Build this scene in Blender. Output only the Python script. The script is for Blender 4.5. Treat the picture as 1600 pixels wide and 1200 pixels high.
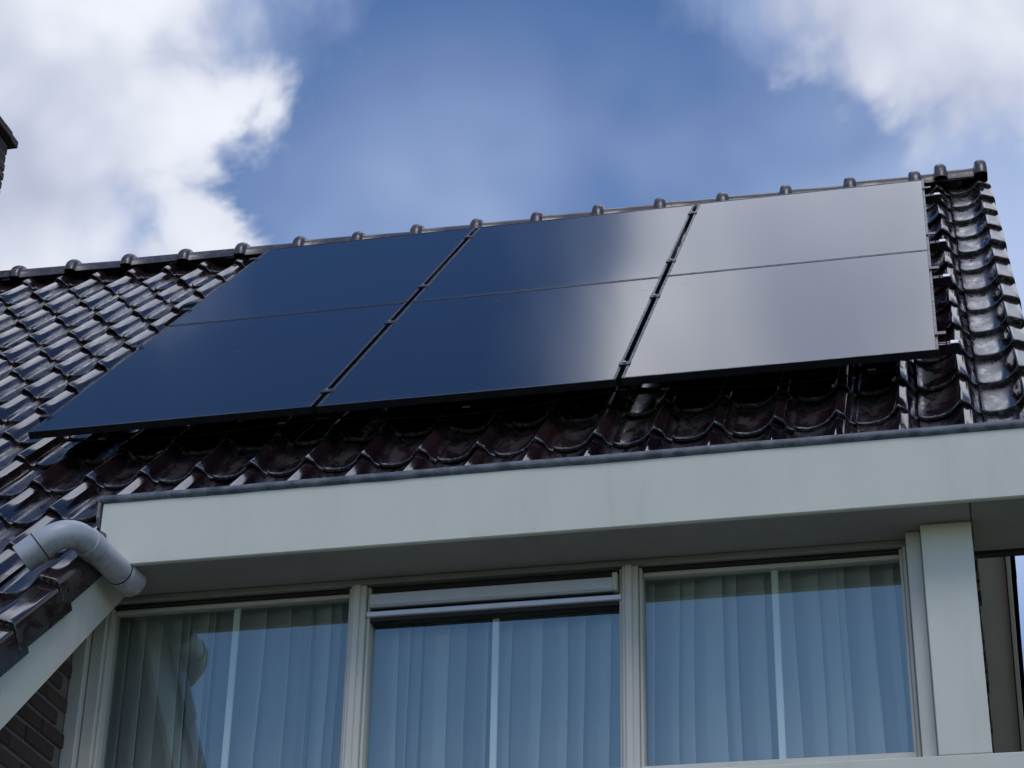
import bpy, bmesh, math, random
from math import radians, sin, cos, pi, sqrt
from mathutils import Matrix, Vector, noise as mnoise

random.seed(7)
scene = bpy.context.scene
for o in list(bpy.data.objects):
    bpy.data.objects.remove(o)
COL = scene.collection

# ------------------------------------------------------------------ camera
GZ = 5.32                                   # height of the panel plane's lower edge above the ground
PITCH = 0.76945487                          # 44.087 degrees
CP, SP = cos(PITCH), sin(PITCH)
CAM_C = Vector((3.4441968, -6.64166447, -3.71904088 + GZ))
CX = Vector((0.97613338, 0.21644769, 0.01772046))
CYD = Vector((-0.08892274, 0.47279564, -0.87667384))
CF = Vector((-0.19813219, 0.85417485, 0.48075873))
FPX = 3315.0975
cam_d = bpy.data.cameras.new('camera')
cam_d.sensor_width = 36.0
cam_d.lens = 36.0 * FPX / 1600.0
cam_d.clip_start = 0.05
cam_d.clip_end = 2000
cam = bpy.data.objects.new('camera', cam_d)
COL.objects.link(cam)
m = Matrix.Identity(4)
for i in range(3):
    m[i][0] = CX[i]; m[i][1] = -CYD[i]; m[i][2] = -CF[i]; m[i][3] = CAM_C[i]
cam.matrix_world = m
scene.camera = cam

def proj(P):
    d = Vector(P) - CAM_C
    z = d.dot(CF)
    if z < 0.1:
        return (-9999, -9999)
    return (800 + FPX * d.dot(CX) / z, 600 + FPX * d.dot(CYD) / z)

# ------------------------------------------------------------------ sky
SUN_AZ = radians(158)      # from +Y towards +X
SUN_EL = radians(56)
world = bpy.data.worlds.new('World')
scene.world = world
world.use_nodes = True
world.cycles.sampling_method = 'MANUAL'
world.cycles.sample_map_resolution = 512
wn = world.node_tree.nodes; wl = world.node_tree.links
wn.clear()

def dirv(az, el):
    az = radians(az); el = radians(el)
    return (sin(az) * cos(el), cos(az) * cos(el), sin(el))

def wmath(op, a, b=None, c=None, clamp=False):
    n = wn.new('ShaderNodeMath'); n.operation = op; n.use_clamp = clamp
    for i, v in enumerate((a, b, c)):
        if v is None: continue
        if isinstance(v, (int, float)): n.inputs[i].default_value = v
        else: wl.new(v, n.inputs[i])
    return n.outputs[0]

def wramp(v, a, b, lo=0.0, hi=1.0):
    n = wn.new('ShaderNodeMapRange'); n.interpolation_type = 'SMOOTHSTEP'
    wl.new(v, n.inputs[0])
    n.inputs[1].default_value = a; n.inputs[2].default_value = b
    n.inputs[3].default_value = lo; n.inputs[4].default_value = hi
    return n.outputs[0]

def wnoise(vec, scale, detail, rough, off=(0, 0, 0), dist=0.0):
    mp = wn.new('ShaderNodeMapping'); mp.inputs['Location'].default_value = off
    wl.new(vec, mp.inputs['Vector'])
    n = wn.new('ShaderNodeTexNoise')
    n.inputs['Scale'].default_value = scale; n.inputs['Detail'].default_value = detail
    n.inputs['Roughness'].default_value = rough; n.inputs['Distortion'].default_value = dist
    wl.new(mp.outputs[0], n.inputs['Vector'])
    return n.outputs['Fac']

tc = wn.new('ShaderNodeTexCoord')
D = tc.outputs['Generated']
sky = wn.new('ShaderNodeTexSky'); sky.sky_type = 'NISHITA'; sky.sun_disc = False
sky.sun_elevation = SUN_EL; sky.sun_rotation = SUN_AZ
sky.altitude = 0; sky.air_density = 1.0; sky.dust_density = 0.6; sky.ozone_density = 1.6

def blob(az, el, r):
    vm = wn.new('ShaderNodeVectorMath'); vm.operation = 'DOT_PRODUCT'
    wl.new(D, vm.inputs[0]); vm.inputs[1].default_value = dirv(az, el)
    ang = wmath('ARCCOSINE', vm.outputs['Value'])
    return wmath('SUBTRACT', 1.0, wmath('DIVIDE', ang, radians(r)))

def wbillow(vec, scale, detail, off):
    """cauliflower lobes: 1 at a lobe's centre, 0 in the creases"""
    mp = wn.new('ShaderNodeMapping'); mp.inputs['Location'].default_value = off
    wl.new(vec, mp.inputs['Vector'])
    n = wn.new('ShaderNodeTexVoronoi'); n.feature = 'F1'; n.normalize = True
    n.inputs['Scale'].default_value = scale; n.inputs['Detail'].default_value = detail
    n.inputs['Roughness'].default_value = 0.55; n.inputs['Lacunarity'].default_value = 2.3
    wl.new(mp.outputs[0], n.inputs['Vector'])
    return wmath('SUBTRACT', 1.0, wmath('MULTIPLY', n.outputs['Distance'], 1.5))

# a gently warped direction keeps the billows from looking round
wq = wn.new('ShaderNodeTexNoise'); wq.inputs['Scale'].default_value = 9.0; wq.inputs['Detail'].default_value = 1.0
wl.new(D, wq.inputs['Vector'])
w1 = wn.new('ShaderNodeVectorMath'); w1.operation = 'MULTIPLY_ADD'
wl.new(wq.outputs['Color'], w1.inputs[0]); w1.inputs[1].default_value = (0.05,) * 3; wl.new(D, w1.inputs[2])
DW = w1.outputs[0]
n_big = wnoise(D, 5.5, 2.0, 0.55, (1.7, 0.4, 2.2))
n_edge = wnoise(DW, 20.0, 4.0, 0.64, (4.1, 2.0, 0.7))
billow = wbillow(DW, 12.0, 2.0, (0.6, 2.9, 1.1))
bg = wmath('MULTIPLY_ADD', wnoise(D, 2.6, 2.0, 0.5, (3.3, 8.1, 1.0)), 5.0, -3.05)
cl = wmath('MAXIMUM', wmath('MULTIPLY', blob(-38.8, 35.2, 13.6), 1.25), wmath('MAXIMUM', blob(8.6, 44.0, 11.8), wmath('MULTIPLY', blob(6.3, 59, 12.6), 1.3)))
cl = wmath('MAXIMUM', cl, wmath('MINIMUM', bg, 0.5))
nz = wmath('ADD', wmath('MULTIPLY', wmath('SUBTRACT', n_big, 0.5), 0.45),
           wmath('MULTIPLY', wmath('SUBTRACT', n_edge, 0.5), 0.42))
nz = wmath('ADD', nz, wmath('MULTIPLY', wmath('SUBTRACT', billow, 0.48), 0.42))
dens = wmath('ADD', cl, nz)
veil_n = wnoise(DW, 6.5, 3.0, 0.5, (0.3, 5.2, 3.3))
soft = veil_n            # some edges are crisp, others fray out
up = wmath('MULTIPLY_ADD', wramp(soft, 0.42, 0.64), 0.28, 0.10)
mask_c = wmath('DIVIDE', wmath('ADD', dens, 0.03), up, clamp=True)
mask_c = wramp(mask_c, 0.0, 1.0)
veil = wmath('MULTIPLY', wmath('MULTIPLY', wramp(dens, -0.24, 0.08), wramp(veil_n, 0.30, 0.70), clamp=True), 0.7)
veil_low = wmath('MULTIPLY', wramp(blob(1, 29, 14), 0.0, 0.9), wramp(veil_n, 0.20, 0.65), clamp=True)
veil_mid = wmath('MULTIPLY', wmath('MULTIPLY', wramp(blob(-13, 27, 14.5), 0.0, 0.75), wramp(veil_n, 0.10, 0.72), clamp=True), 1.0)
mask_v = wmath('MULTIPLY', wmath('MAXIMUM', wmath('MAXIMUM', veil, veil_low), veil_mid), 0.74)
# light and grey lobes: the same billows a little further from the sun side
b2 = billow
sh_n = wnoise(D, 7.0, 3.0, 0.55, (7.7, 1.2, 6.0))
shade = wmath('ADD', wmath('MULTIPLY', wmath('SUBTRACT', b2, 0.50), 0.75), wmath('MULTIPLY', wmath('SUBTRACT', sh_n, 0.5), 1.9))
shade = wramp(wmath('ADD', shade, 0.5), 0.10, 1.00)
cr = wn.new('ShaderNodeMix'); cr.data_type = 'RGBA'
wl.new(shade, cr.inputs['Factor'])
CLOUD_K = 10.0
cr.inputs[6].default_value = (0.38 * CLOUD_K, 0.42 * CLOUD_K, 0.55 * CLOUD_K, 1)
cr.inputs[7].default_value = (0.75 * CLOUD_K, 0.77 * CLOUD_K, 0.83 * CLOUD_K, 1)
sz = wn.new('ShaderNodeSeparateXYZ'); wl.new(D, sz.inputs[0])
lift = wmath('ADD', wramp(sz.outputs['Z'], 0.60, 0.84, 1.0, 1.6), wramp(sz.outputs['Z'], 0.84, 0.93, 0.0, 0.9))          # cloud brightness raised with elevation, added to strengthen reflections in tiles and panels
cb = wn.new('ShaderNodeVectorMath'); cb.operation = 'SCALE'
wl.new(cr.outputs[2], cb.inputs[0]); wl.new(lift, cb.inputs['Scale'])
mx = wn.new('ShaderNodeMix'); mx.data_type = 'RGBA'
wl.new(mask_c, mx.inputs['Factor'])
mv = wn.new('ShaderNodeMix'); mv.data_type = 'RGBA'
wl.new(mask_v, mv.inputs['Factor'])
mv.inputs[7].default_value = (0.48 * CLOUD_K, 0.58 * CLOUD_K, 0.80 * CLOUD_K, 1)
hs = wn.new('ShaderNodeHueSaturation'); hs.inputs['Saturation'].default_value = 1.24; hs.inputs['Value'].default_value = 1.12; hs.inputs['Hue'].default_value = 0.508
wl.new(sky.outputs[0], hs.inputs['Color'])
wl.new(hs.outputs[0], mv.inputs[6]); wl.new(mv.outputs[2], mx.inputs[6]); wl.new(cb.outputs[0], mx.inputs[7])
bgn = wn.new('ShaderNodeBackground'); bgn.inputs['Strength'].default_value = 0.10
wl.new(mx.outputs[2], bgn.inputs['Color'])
wo = wn.new('ShaderNodeOutputWorld'); wl.new(bgn.outputs[0], wo.inputs['Surface'])

# ------------------------------------------------------------------ sun (veiled by cloud)
sd = bpy.data.lights.new('sun', 'SUN'); sd.energy = 0.75; sd.angle = radians(24); sd.color = (1.0, 0.95, 0.88)
so = bpy.data.objects.new('sun', sd); COL.objects.link(so)
sdir = Vector((sin(SUN_AZ) * cos(SUN_EL), cos(SUN_AZ) * cos(SUN_EL), sin(SUN_EL)))
so.rotation_euler = sdir.to_track_quat('Z', 'Y').to_euler()
so.location = (4, -9, 16)

scene.view_settings.view_transform = 'Standard'
scene.view_settings.look = 'None'
scene.view_settings.exposure = 0.30
scene.view_settings.gamma = 1.0
scene.view_settings.use_curve_mapping = False
scene.render.engine = 'CYCLES'
scene.cycles.max_bounces = 5
scene.cycles.diffuse_bounces = 3
scene.cycles.glossy_bounces = 3
scene.cycles.use_adaptive_sampling = True
scene.cycles.adaptive_threshold = 0.02
scene.cycles.transparent_max_bounces = 12

# ------------------------------------------------------------------ materials
class M:
    """small node-graph helper around one Principled material"""
    def __init__(self, name):
        self.m = bpy.data.materials.new(name); self.m.use_nodes = True
        self.nt = self.m.node_tree; self.n = self.nt.nodes; self.l = self.nt.links
        self.p = self.n['Principled BSDF']; self.out = self.n['Material Output']
    def set(self, **k):
        for a, v in k.items():
            a = a.replace('_', ' ')
            for s in self.p.inputs:
                if s.name.lower() == a.lower():
                    if isinstance(v, (int, float, tuple)): s.default_value = v
                    else: self.l.new(v, s)
        return self
    def coord(self, kind='Object'):
        t = self.n.new('ShaderNodeTexCoord'); return t.outputs[kind]
    def geo(self, what='Position'):
        g = self.n.new('ShaderNodeNewGeometry'); return g.outputs[what]
    def rnd(self):
        g = self.n.new('ShaderNodeObjectInfo'); return g.outputs['Random']
    def mapping(self, v, loc=(0, 0, 0), rot=(0, 0, 0), scale=(1, 1, 1)):
        mp = self.n.new('ShaderNodeMapping'); self.l.new(v, mp.inputs[0])
        mp.inputs['Location'].default_value = loc; mp.inputs['Rotation'].default_value = rot
        mp.inputs['Scale'].default_value = scale
        return mp.outputs[0]
    def noise(self, v, scale, detail=5, rough=0.55, dist=0.0):
        t = self.n.new('ShaderNodeTexNoise'); self.l.new(v, t.inputs['Vector'])
        t.inputs['Scale'].default_value = scale; t.inputs['Detail'].default_value = detail
        t.inputs['Roughness'].default_value = rough; t.inputs['Distortion'].default_value = dist
        return t.outputs['Fac']
    def ramp(self, v, a, b, lo=0.0, hi=1.0):
        t = self.n.new('ShaderNodeMapRange'); t.interpolation_type = 'SMOOTHSTEP'
        self.l.new(v, t.inputs[0])
        t.inputs[1].default_value = a; t.inputs[2].default_value = b
        t.inputs[3].default_value = lo; t.inputs[4].default_value = hi
        return t.outputs[0]
    def math(self, op, a, b=None, clamp=False):
        t = self.n.new('ShaderNodeMath'); t.operation = op; t.use_clamp = clamp
        for i, v in enumerate((a, b)):
            if v is None: continue
            if isinstance(v, (int, float)): t.inputs[i].default_value = v
            else: self.l.new(v, t.inputs[i])
        return t.outputs[0]
    def mix(self, f, a, b):
        t = self.n.new('ShaderNodeMix'); t.data_type = 'RGBA'
        if isinstance(f, (int, float)): t.inputs[0].default_value = f
        else: self.l.new(f, t.inputs[0])
        for i, v in ((6, a), (7, b)):
            if isinstance(v, tuple): t.inputs[i].default_value = v if len(v) == 4 else v + (1,)
            else: self.l.new(v, t.inputs[i])
        return t.outputs[2]
    def sep(self, v):
        t = self.n.new('ShaderNodeSeparateXYZ'); self.l.new(v, t.inputs[0]); return t.outputs
    def add3(self, v, r, k=37.0):
        t = self.n.new('ShaderNodeVectorMath'); t.operation = 'ADD'; self.l.new(v, t.inputs[0])
        s = self.math('MULTIPLY', r, k)
        c = self.n.new('ShaderNodeCombineXYZ'); self.l.new(s, c.inputs[0]); self.l.new(s, c.inputs[1])
        self.l.new(c.outputs[0], t.inputs[1]); return t.outputs[0]
    def bump(self, h, strength=0.2, dist=0.01):
        b = self.n.new('ShaderNodeBump'); b.inputs['Strength'].default_value = strength
        b.inputs['Distance'].default_value = dist; self.l.new(h, b.inputs['Height'])
        self.l.new(b.outputs[0], self.p.inputs['Normal']); return self

# glazed aubergine roof tile with dull dirt in the pans and lichen along the nose
def tile_material(name, single=True):
    t = M(name)
    oc = t.coord('Object'); v = t.add3(oc, t.rnd())
    dirt = t.ramp(t.noise(t.mapping(v, scale=(1.3, 0.5, 1)), 16, 4, 0.65, 0.4), 0.36, 0.60)
    s = t.sep(oc)
    if single:
        pan = t.ramp(s[2], 0.034, 0.004)                       # settles in the pan, not on the roll
        dirt = t.math('MULTIPLY', dirt, t.math('ADD', t.math('MULTIPLY', pan, 0.90), 0.08), clamp=True)
        crust = t.math('MULTIPLY', t.ramp(t.noise(v, 60, 3, 0.7), 0.50, 0.62), t.ramp(s[1], 0.022, 0.0))
        crust = t.math('MULTIPLY', crust, 0.75)
        nose = t.ramp(s[1], 0.011, 0.004)
        gloss = t.math('ADD', t.math('ADD', 0.05, t.math('MULTIPLY', t.rnd(), 0.05)), t.math('MULTIPLY', pan, 0.05))
    else:
        dirt = t.math('MULTIPLY', dirt, 0.5); crust = t.math('MULTIPLY', dirt, 0.0); nose = crust
        gloss = t.math('ADD', 0.09, t.math('MULTIPLY', dirt, 0.0))
    base = t.mix(t.rnd(), (0.008, 0.0045, 0.0060), (0.023, 0.0110, 0.0125))
    base = t.mix(t.math('MULTIPLY', dirt, 0.5), base, (0.045, 0.038, 0.036))
    base = t.mix(crust, base, (0.16, 0.165, 0.15))
    rough = t.math('ADD', t.math('ADD', gloss, t.math('MULTIPLY', dirt, 0.30)),
                   t.math('MULTIPLY', t.math('MAXIMUM', crust, t.math('MULTIPLY', nose, 0.3)), 0.5), clamp=True)
    t.set(Base_Color=base, Roughness=rough, IOR=1.72)
    t.bump(t.noise(v, 20, 2, 0.5), 0.03, 0.003)
    return t.m
TILE = tile_material('tile_glaze')
TILE_FIELD = tile_material('tile_glaze_field', False)

t = M('ridge_tile_glaze')
v = t.add3(t.coord('Object'), t.rnd())
li = t.ramp(t.noise(v, 34, 6, 0.7), 0.52, 0.68)
base = t.mix(t.rnd(), (0.050, 0.038, 0.042), (0.075, 0.056, 0.060))
base = t.mix(t.math('MULTIPLY', li, 0.55), base, (0.17, 0.165, 0.16))
t.set(Base_Color=base, Roughness=t.math('ADD', 0.30, t.math('MULTIPLY', li, 0.4)), IOR=1.6)
t.bump(t.noise(v, 60, 4, 0.6), 0.25, 0.004)
RIDGE = t.m

t = M('roof_deck'); t.set(Base_Color=(0.03, 0.025, 0.022, 1), Roughness=0.9); DECK = t.m

t = M('solar_glass')
oc = t.coord('Object'); v = t.add3(oc, t.rnd(), 13.0)
dust = t.ramp(t.noise(t.mapping(v, scale=(1.0, 0.35, 1)), 5, 6, 0.6, 0.4), 0.52, 0.85)
smear = t.ramp(t.noise(t.mapping(v, rot=(0, 0, 0.3), scale=(3.0, 16, 1)), 1.6, 5, 0.6, 0.6), 0.66, 0.80)
s = t.sep(oc)
edge = t.ramp(s[1], 0.09, 0.0)
mk = t.math('ADD', t.math('MULTIPLY', dust, 0.04), t.math('MULTIPLY', smear, 0.10))
mk = t.math('ADD', mk, t.math('MULTIPLY', t.math('MULTIPLY', edge, t.noise(v, 9, 4)), 0.10), clamp=True)
t.set(Base_Color=t.mix(mk, (0.0035, 0.0045, 0.008), (0.08, 0.08, 0.08)),
      Roughness=t.math('ADD', t.math('ADD', 0.075, t.math('MULTIPLY', mk, 0.3)), t.math('MULTIPLY', smear, 0.22)), IOR=1.56)
SOLAR = t.m

t = M('black_anodised_frame')
v = t.coord('Object')
t.set(Base_Color=(0.008, 0.008, 0.010, 1), Roughness=t.ramp(t.noise(v, 30, 4), 0.3, 0.7, 0.26, 0.44), IOR=1.6)
FRAME = t.m
t = M('mill_aluminium')
v = t.coord('Object')
t.set(Base_Color=(0.60, 0.61, 0.63, 1), Metallic=1.0, Roughness=t.ramp(t.noise(v, 40, 4), 0.3, 0.7, 0.28, 0.45))
ALU = t.m
t = M('black_clamp'); t.set(Base_Color=(0.04, 0.042, 0.046, 1), Metallic=0.5, Roughness=0.38); CLAMP = t.m

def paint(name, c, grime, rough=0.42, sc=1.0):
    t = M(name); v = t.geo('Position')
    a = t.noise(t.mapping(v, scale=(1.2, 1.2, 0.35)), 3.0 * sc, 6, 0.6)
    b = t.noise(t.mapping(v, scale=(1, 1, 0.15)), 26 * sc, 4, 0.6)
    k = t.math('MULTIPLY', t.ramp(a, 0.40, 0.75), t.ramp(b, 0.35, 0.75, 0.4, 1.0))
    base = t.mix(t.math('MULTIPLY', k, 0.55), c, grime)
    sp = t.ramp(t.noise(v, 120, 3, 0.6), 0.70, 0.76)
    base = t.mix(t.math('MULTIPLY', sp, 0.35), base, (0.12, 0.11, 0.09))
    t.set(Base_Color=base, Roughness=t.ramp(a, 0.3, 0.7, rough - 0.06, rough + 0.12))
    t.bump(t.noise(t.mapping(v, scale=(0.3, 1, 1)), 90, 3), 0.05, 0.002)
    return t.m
WHITE = paint('white_fascia_paint', (0.70, 0.69, 0.585), (0.52, 0.505, 0.43))
FRAMEW = paint('cream_window_paint', (0.62, 0.60, 0.53), (0.44, 0.42, 0.36), 0.38)
BARW = paint('white_glazing_bar', (0.88, 0.88, 0.85), (0.8, 0.8, 0.76), 0.4)
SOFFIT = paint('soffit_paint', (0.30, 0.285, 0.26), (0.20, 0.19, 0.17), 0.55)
TAUPE = paint('verge_soffit_paint', (0.62, 0.57, 0.51), (0.48, 0.45, 0.40), 0.6)

t = M('weathered_zinc'); v = t.geo('Position')
a = t.noise(v, 22, 6, 0.65)
t.set(Base_Color=t.mix(t.ramp(a, 0.35, 0.7), (0.075, 0.085, 0.10), (0.20, 0.22, 0.24)),
      Metallic=0.25, Roughness=t.ramp(a, 0.3, 0.7, 0.42, 0.7))
t.bump(a, 0.25, 0.006)
ZINC = t.m
t = M('lead_sheet'); v = t.geo('Position')
a = t.noise(v, 9, 6, 0.65)
t.set(Base_Color=t.mix(t.ramp(a, 0.35, 0.7), (0.15, 0.155, 0.15), (0.30, 0.31, 0.30)), Roughness=0.62)
t.bump(a, 0.3, 0.01)
LEAD = t.m

t = M('grey_pvc'); v = t.geo('Position')
a = t.noise(v, 6, 4, 0.6)
f = t.noise(t.mapping(v, scale=(1, 1, 0.4)), 60, 5, 0.7)
low = t.sep(t.geo('Normal'))[2]
algae = t.math('MULTIPLY', t.ramp(t.math('ADD', t.math('MULTIPLY', f, 0.5), t.math('MULTIPLY', a, 0.5)), 0.42, 0.62), t.ramp(low, -0.05, -0.85))
fade = t.ramp(a, 0.35, 0.7)
base = t.mix(fade, (0.40, 0.415, 0.44), (0.46, 0.475, 0.50))
t.set(Base_Color=t.mix(t.math('MULTIPLY', algae, 0.5), base, (0.06, 0.062, 0.055)), Roughness=t.ramp(a, 0.3, 0.7, 0.30, 0.46))
PVC = t.m

t = M('red_brown_brick'); v = t.add3(t.coord('Object'), t.rnd())
a = t.noise(v, 22, 6, 0.65); r = t.rnd()
base = t.mix(r, (0.055, 0.034, 0.027), (0.090, 0.058, 0.045))
base = t.mix(t.ramp(a, 0.45, 0.75, 0, 0.7), base, (0.06, 0.04, 0.035))
t.set(Base_Color=base, Roughness=0.9); t.bump(t.noise(v, 90, 5, 0.7), 0.6, 0.006)
BRICK = t.m
t = M('chimney_brick'); v = t.add3(t.coord('Object'), t.rnd())
a = t.noise(v, 14, 6, 0.65); r = t.rnd()
base = t.mix(r, (0.075, 0.050, 0.040), (0.15, 0.10, 0.085))
base = t.mix(t.ramp(a, 0.45, 0.70, 0, 0.8), base, (0.05, 0.055, 0.035))
t.set(Base_Color=base, Roughness=0.92); t.bump(t.noise(v, 80, 5, 0.7), 0.6, 0.006)
CHBRICK = t.m
t = M('mortar'); v = t.geo('Position')
t.set(Base_Color=t.mix(t.noise(v, 40, 5), (0.10, 0.09, 0.08), (0.22, 0.20, 0.18)), Roughness=0.95); MORTAR = t.m
# lower facade, out of sight: brick pattern by material
t = M('facade_brick'); v = t.geo('Position')
b = t.n.new('ShaderNodeTexBrick'); t.l.new(t.mapping(v, rot=(radians(90), 0, 0)), b.inputs['Vector'])
b.inputs['Color1'].default_value = (0.15, 0.08, 0.055, 1); b.inputs['Color2'].default_value = (0.22, 0.13, 0.09, 1)
b.inputs['Mortar'].default_value = (0.25, 0.23, 0.2, 1); b.inputs['Scale'].default_value = 1.0
b.inputs['Brick Width'].default_value = 0.22; b.inputs['Row Height'].default_value = 0.0625; b.inputs['Mortar Size'].default_value = 0.006
t.set(Base_Color=b.outputs[0], Roughness=0.9); FACADE = t.m

# coated insulating glass: strong clear reflection, dims what is behind
g = M('coated_window_glass')
g.n.remove(g.p)
gl = g.n.new('ShaderNodeBsdfGlossy'); gl.inputs['Roughness'].default_value = 0.004; gl.inputs['Color'].default_value = (0.82, 1.0, 1.0, 1)
tr = g.n.new('ShaderNodeBsdfTransparent'); tr.inputs['Color'].default_value = (0.90, 0.93, 0.92, 1)
lw = g.n.new('ShaderNodeFresnel'); lw.inputs['IOR'].default_value = 2.35
ms = g.n.new('ShaderNodeMixShader'); gb_ = g.n.new('ShaderNodeNewGeometry'); fm = g.math('MULTIPLY', lw.outputs[0], g.math('SUBTRACT', 1.0, gb_.outputs['Backfacing'])); g.l.new(fm, ms.inputs[0]); g.l.new(tr.outputs[0], ms.inputs[1]); g.l.new(gl.outputs[0], ms.inputs[2])
g.l.new(ms.outputs[0], g.out.inputs['Surface'])
GLASS = g.m

c = M('sheer_curtain'); v = c.geo('Position')
c.n.remove(c.p)
df = c.n.new('ShaderNodeBsdfDiffuse'); df.inputs['Color'].default_value = (0.84, 0.85, 0.84, 1)
tl = c.n.new('ShaderNodeBsdfTranslucent'); tl.inputs['Color'].default_value = (0.7, 0.7, 0.68, 1)
tp = c.n.new('ShaderNodeBsdfTransparent')
m1 = c.n.new('ShaderNodeMixShader'); m1.inputs[0].default_value = 0.30
c.l.new(df.outputs[0], m1.inputs[1]); c.l.new(tl.outputs[0], m1.inputs[2])
m2 = c.n.new('ShaderNodeMixShader'); m2.inputs[0].default_value = 0.42
c.l.new(m1.outputs[0], m2.inputs[1]); c.l.new(tp.outputs[0], m2.inputs[2])
c.l.new(m2.outputs[0], c.out.inputs['Surface'])
CURTAIN = c.m

t = M('interior_plaster'); t.set(Base_Color=(0.14, 0.13, 0.12, 1), Roughness=0.9); ROOM = t.m
t = M('dark_rubber'); t.set(Base_Color=(0.012, 0.012, 0.013, 1), Roughness=0.6); DARK = t.m
t = M('silver_vent'); v = t.coord('Object')
t.set(Base_Color=(0.66, 0.68, 0.72, 1), Metallic=0.35, Roughness=t.ramp(t.noise(v, 20, 4), 0.3, 0.7, 0.32, 0.46)); SILVER = t.m
t = M('grass_lawn'); v = t.geo('Position')
a = t.noise(v, 1.2, 8, 0.65); b = t.noise(v, 40, 6, 0.7)
t.set(Base_Color=t.mix(t.math('MULTIPLY', a, b), (0.045, 0.075, 0.02), (0.11, 0.14, 0.05)), Roughness=0.9); t.bump(b, 0.8, 0.05)
LAWN = t.m
t = M('concrete_paver'); v = t.geo('Position')
t.set(Base_Color=t.mix(t.noise(v, 7, 7, 0.65), (0.14, 0.135, 0.125), (0.25, 0.24, 0.22)), Roughness=0.88); PAVE = t.m

# ------------------------------------------------------------------ object helpers
WM = {}
def link(name, mesh, world_mat=None, parent=None, mat=None):
    o = bpy.data.objects.new(name, mesh)
    COL.objects.link(o)
    if world_mat is None: world_mat = Matrix.Identity(4)
    WM[o] = world_mat.copy()
    if parent is not None:
        o.parent = parent
        o.matrix_parent_inverse = Matrix.Identity(4)
        o.matrix_basis = WM[parent].inverted() @ world_mat
    else:
        o.matrix_basis = world_mat
    if mat is not None and mesh is not None and not mesh.materials:
        mesh.materials.append(mat)
    return o

def tag(o, label=None, cat=None, group=None, kind=None):
    if label: o['label'] = label
    if cat: o['category'] = cat
    if group: o['group'] = group
    if kind: o['kind'] = kind
    return o

def mesh_py(name, verts, faces, smooth=False, sharp=None):
    me = bpy.data.meshes.new(name)
    me.from_pydata([tuple(v) for v in verts], [], faces)
    me.validate(); me.update()
    bm = bmesh.new(); bm.from_mesh(me)
    bmesh.ops.recalc_face_normals(bm, faces=bm.faces)
    bm.to_mesh(me); bm.free()
    if smooth:
        for p in me.polygons: p.use_smooth = True
        if sharp is not None:
            me.set_sharp_from_angle(angle=radians(sharp))
    return me

def box_mesh(name, x0, x1, y0, y1, z0, z1, bevel=0.0, seg=1):
    bm = bmesh.new()
    add_box(bm, x0, x1, y0, y1, z0, z1)
    if bevel > 0:
        bmesh.ops.bevel(bm, geom=list(bm.edges), offset=bevel, segments=seg, affect='EDGES', profile=0.6)
    bmesh.ops.recalc_face_normals(bm, faces=bm.faces)
    me = bpy.data.meshes.new(name); bm.to_mesh(me); bm.free()
    return me

def add_box(bm, x0, x1, y0, y1, z0, z1):
    vs = [bm.verts.new((x, y, z)) for z in (z0, z1) for y in (y0, y1) for x in (x0, x1)]
    for f in ((0, 2, 3, 1), (4, 5, 7, 6), (0, 1, 5, 4), (2, 6, 7, 3), (0, 4, 6, 2), (1, 3, 7, 5)):
        bm.faces.new([vs[i] for i in f])
    return vs

def bm_mesh(name, bm, smooth=False, sharp=None):
    bmesh.ops.recalc_face_normals(bm, faces=bm.faces)
    me = bpy.data.meshes.new(name); bm.to_mesh(me); bm.free()
    if smooth:
        for p in me.polygons: p.use_smooth = True
        if sharp is not None: me.set_sharp_from_angle(angle=radians(sharp))
    return me

def wbox(name, mat, parent, x0, x1, y0, y1, z0, z1, bevel=0.003, **k):
    """box given in photo-frame coordinates (z measured from the panel plane's lower edge)"""
    cx, cy, cz = (x0 + x1) / 2, (y0 + y1) / 2, (z0 + z1) / 2
    me = box_mesh(name, x0 - cx, x1 - cx, y0 - cy, y1 - cy, z0 - cz, z1 - cz, bevel)
    return link(name, me, Matrix.Translation((cx, cy, cz + GZ)), parent, mat)

MR = Matrix.Translation((0, 0, GZ)) @ Matrix.Rotation(PITCH, 4, 'X')     # front slope frame (u, v, off)
def sag(u):
    return 0.0016 * (u - 1.6) ** 2
def roofm(u, v, off):
    P = MR @ Vector((u, v, off)); P.z += sag(u)
    return Matrix.Translation(P) @ Matrix.Rotation(PITCH, 4, 'X')

# ------------------------------------------------------------------ ground
me = mesh_py('lawn', [(-150, -150, 0), (150, -150, 0), (150, 150, 0), (-150, 150, 0)], [(0, 1, 2, 3)])
tag(link('lawn', me, None, None, LAWN), kind='structure')
me = mesh_py('terrace', [(-6, -4.5, 0.004), (6, -4.5, 0.004), (6, 0.5, 0.004), (-6, 0.5, 0.004)], [(0, 1, 2, 3)])
tag(link('terrace', me, None, None, PAVE), kind='structure')

# ------------------------------------------------------------------ house
HM = Matrix.Translation((1.0, 2.9, 0))
house = link('house', None, HM)
house.empty_display_size = 0.5
tag(house, 'house with glossy dark tiled roof, white fascia and three-part window', 'house')

TW, TG = 0.2125, 0.363          # tile cover width and gauge
V0 = 0.095                      # lower edge of the tile row just below the panels
OFF0 = -0.181                   # deck plane
VR = 3.90                       # ridge
Yr, Zr = VR * CP - OFF0 * SP, VR * SP + OFF0 * CP
XL, XR = -4.2, 3.77
XG = 3.502                       # gable wall face

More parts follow.
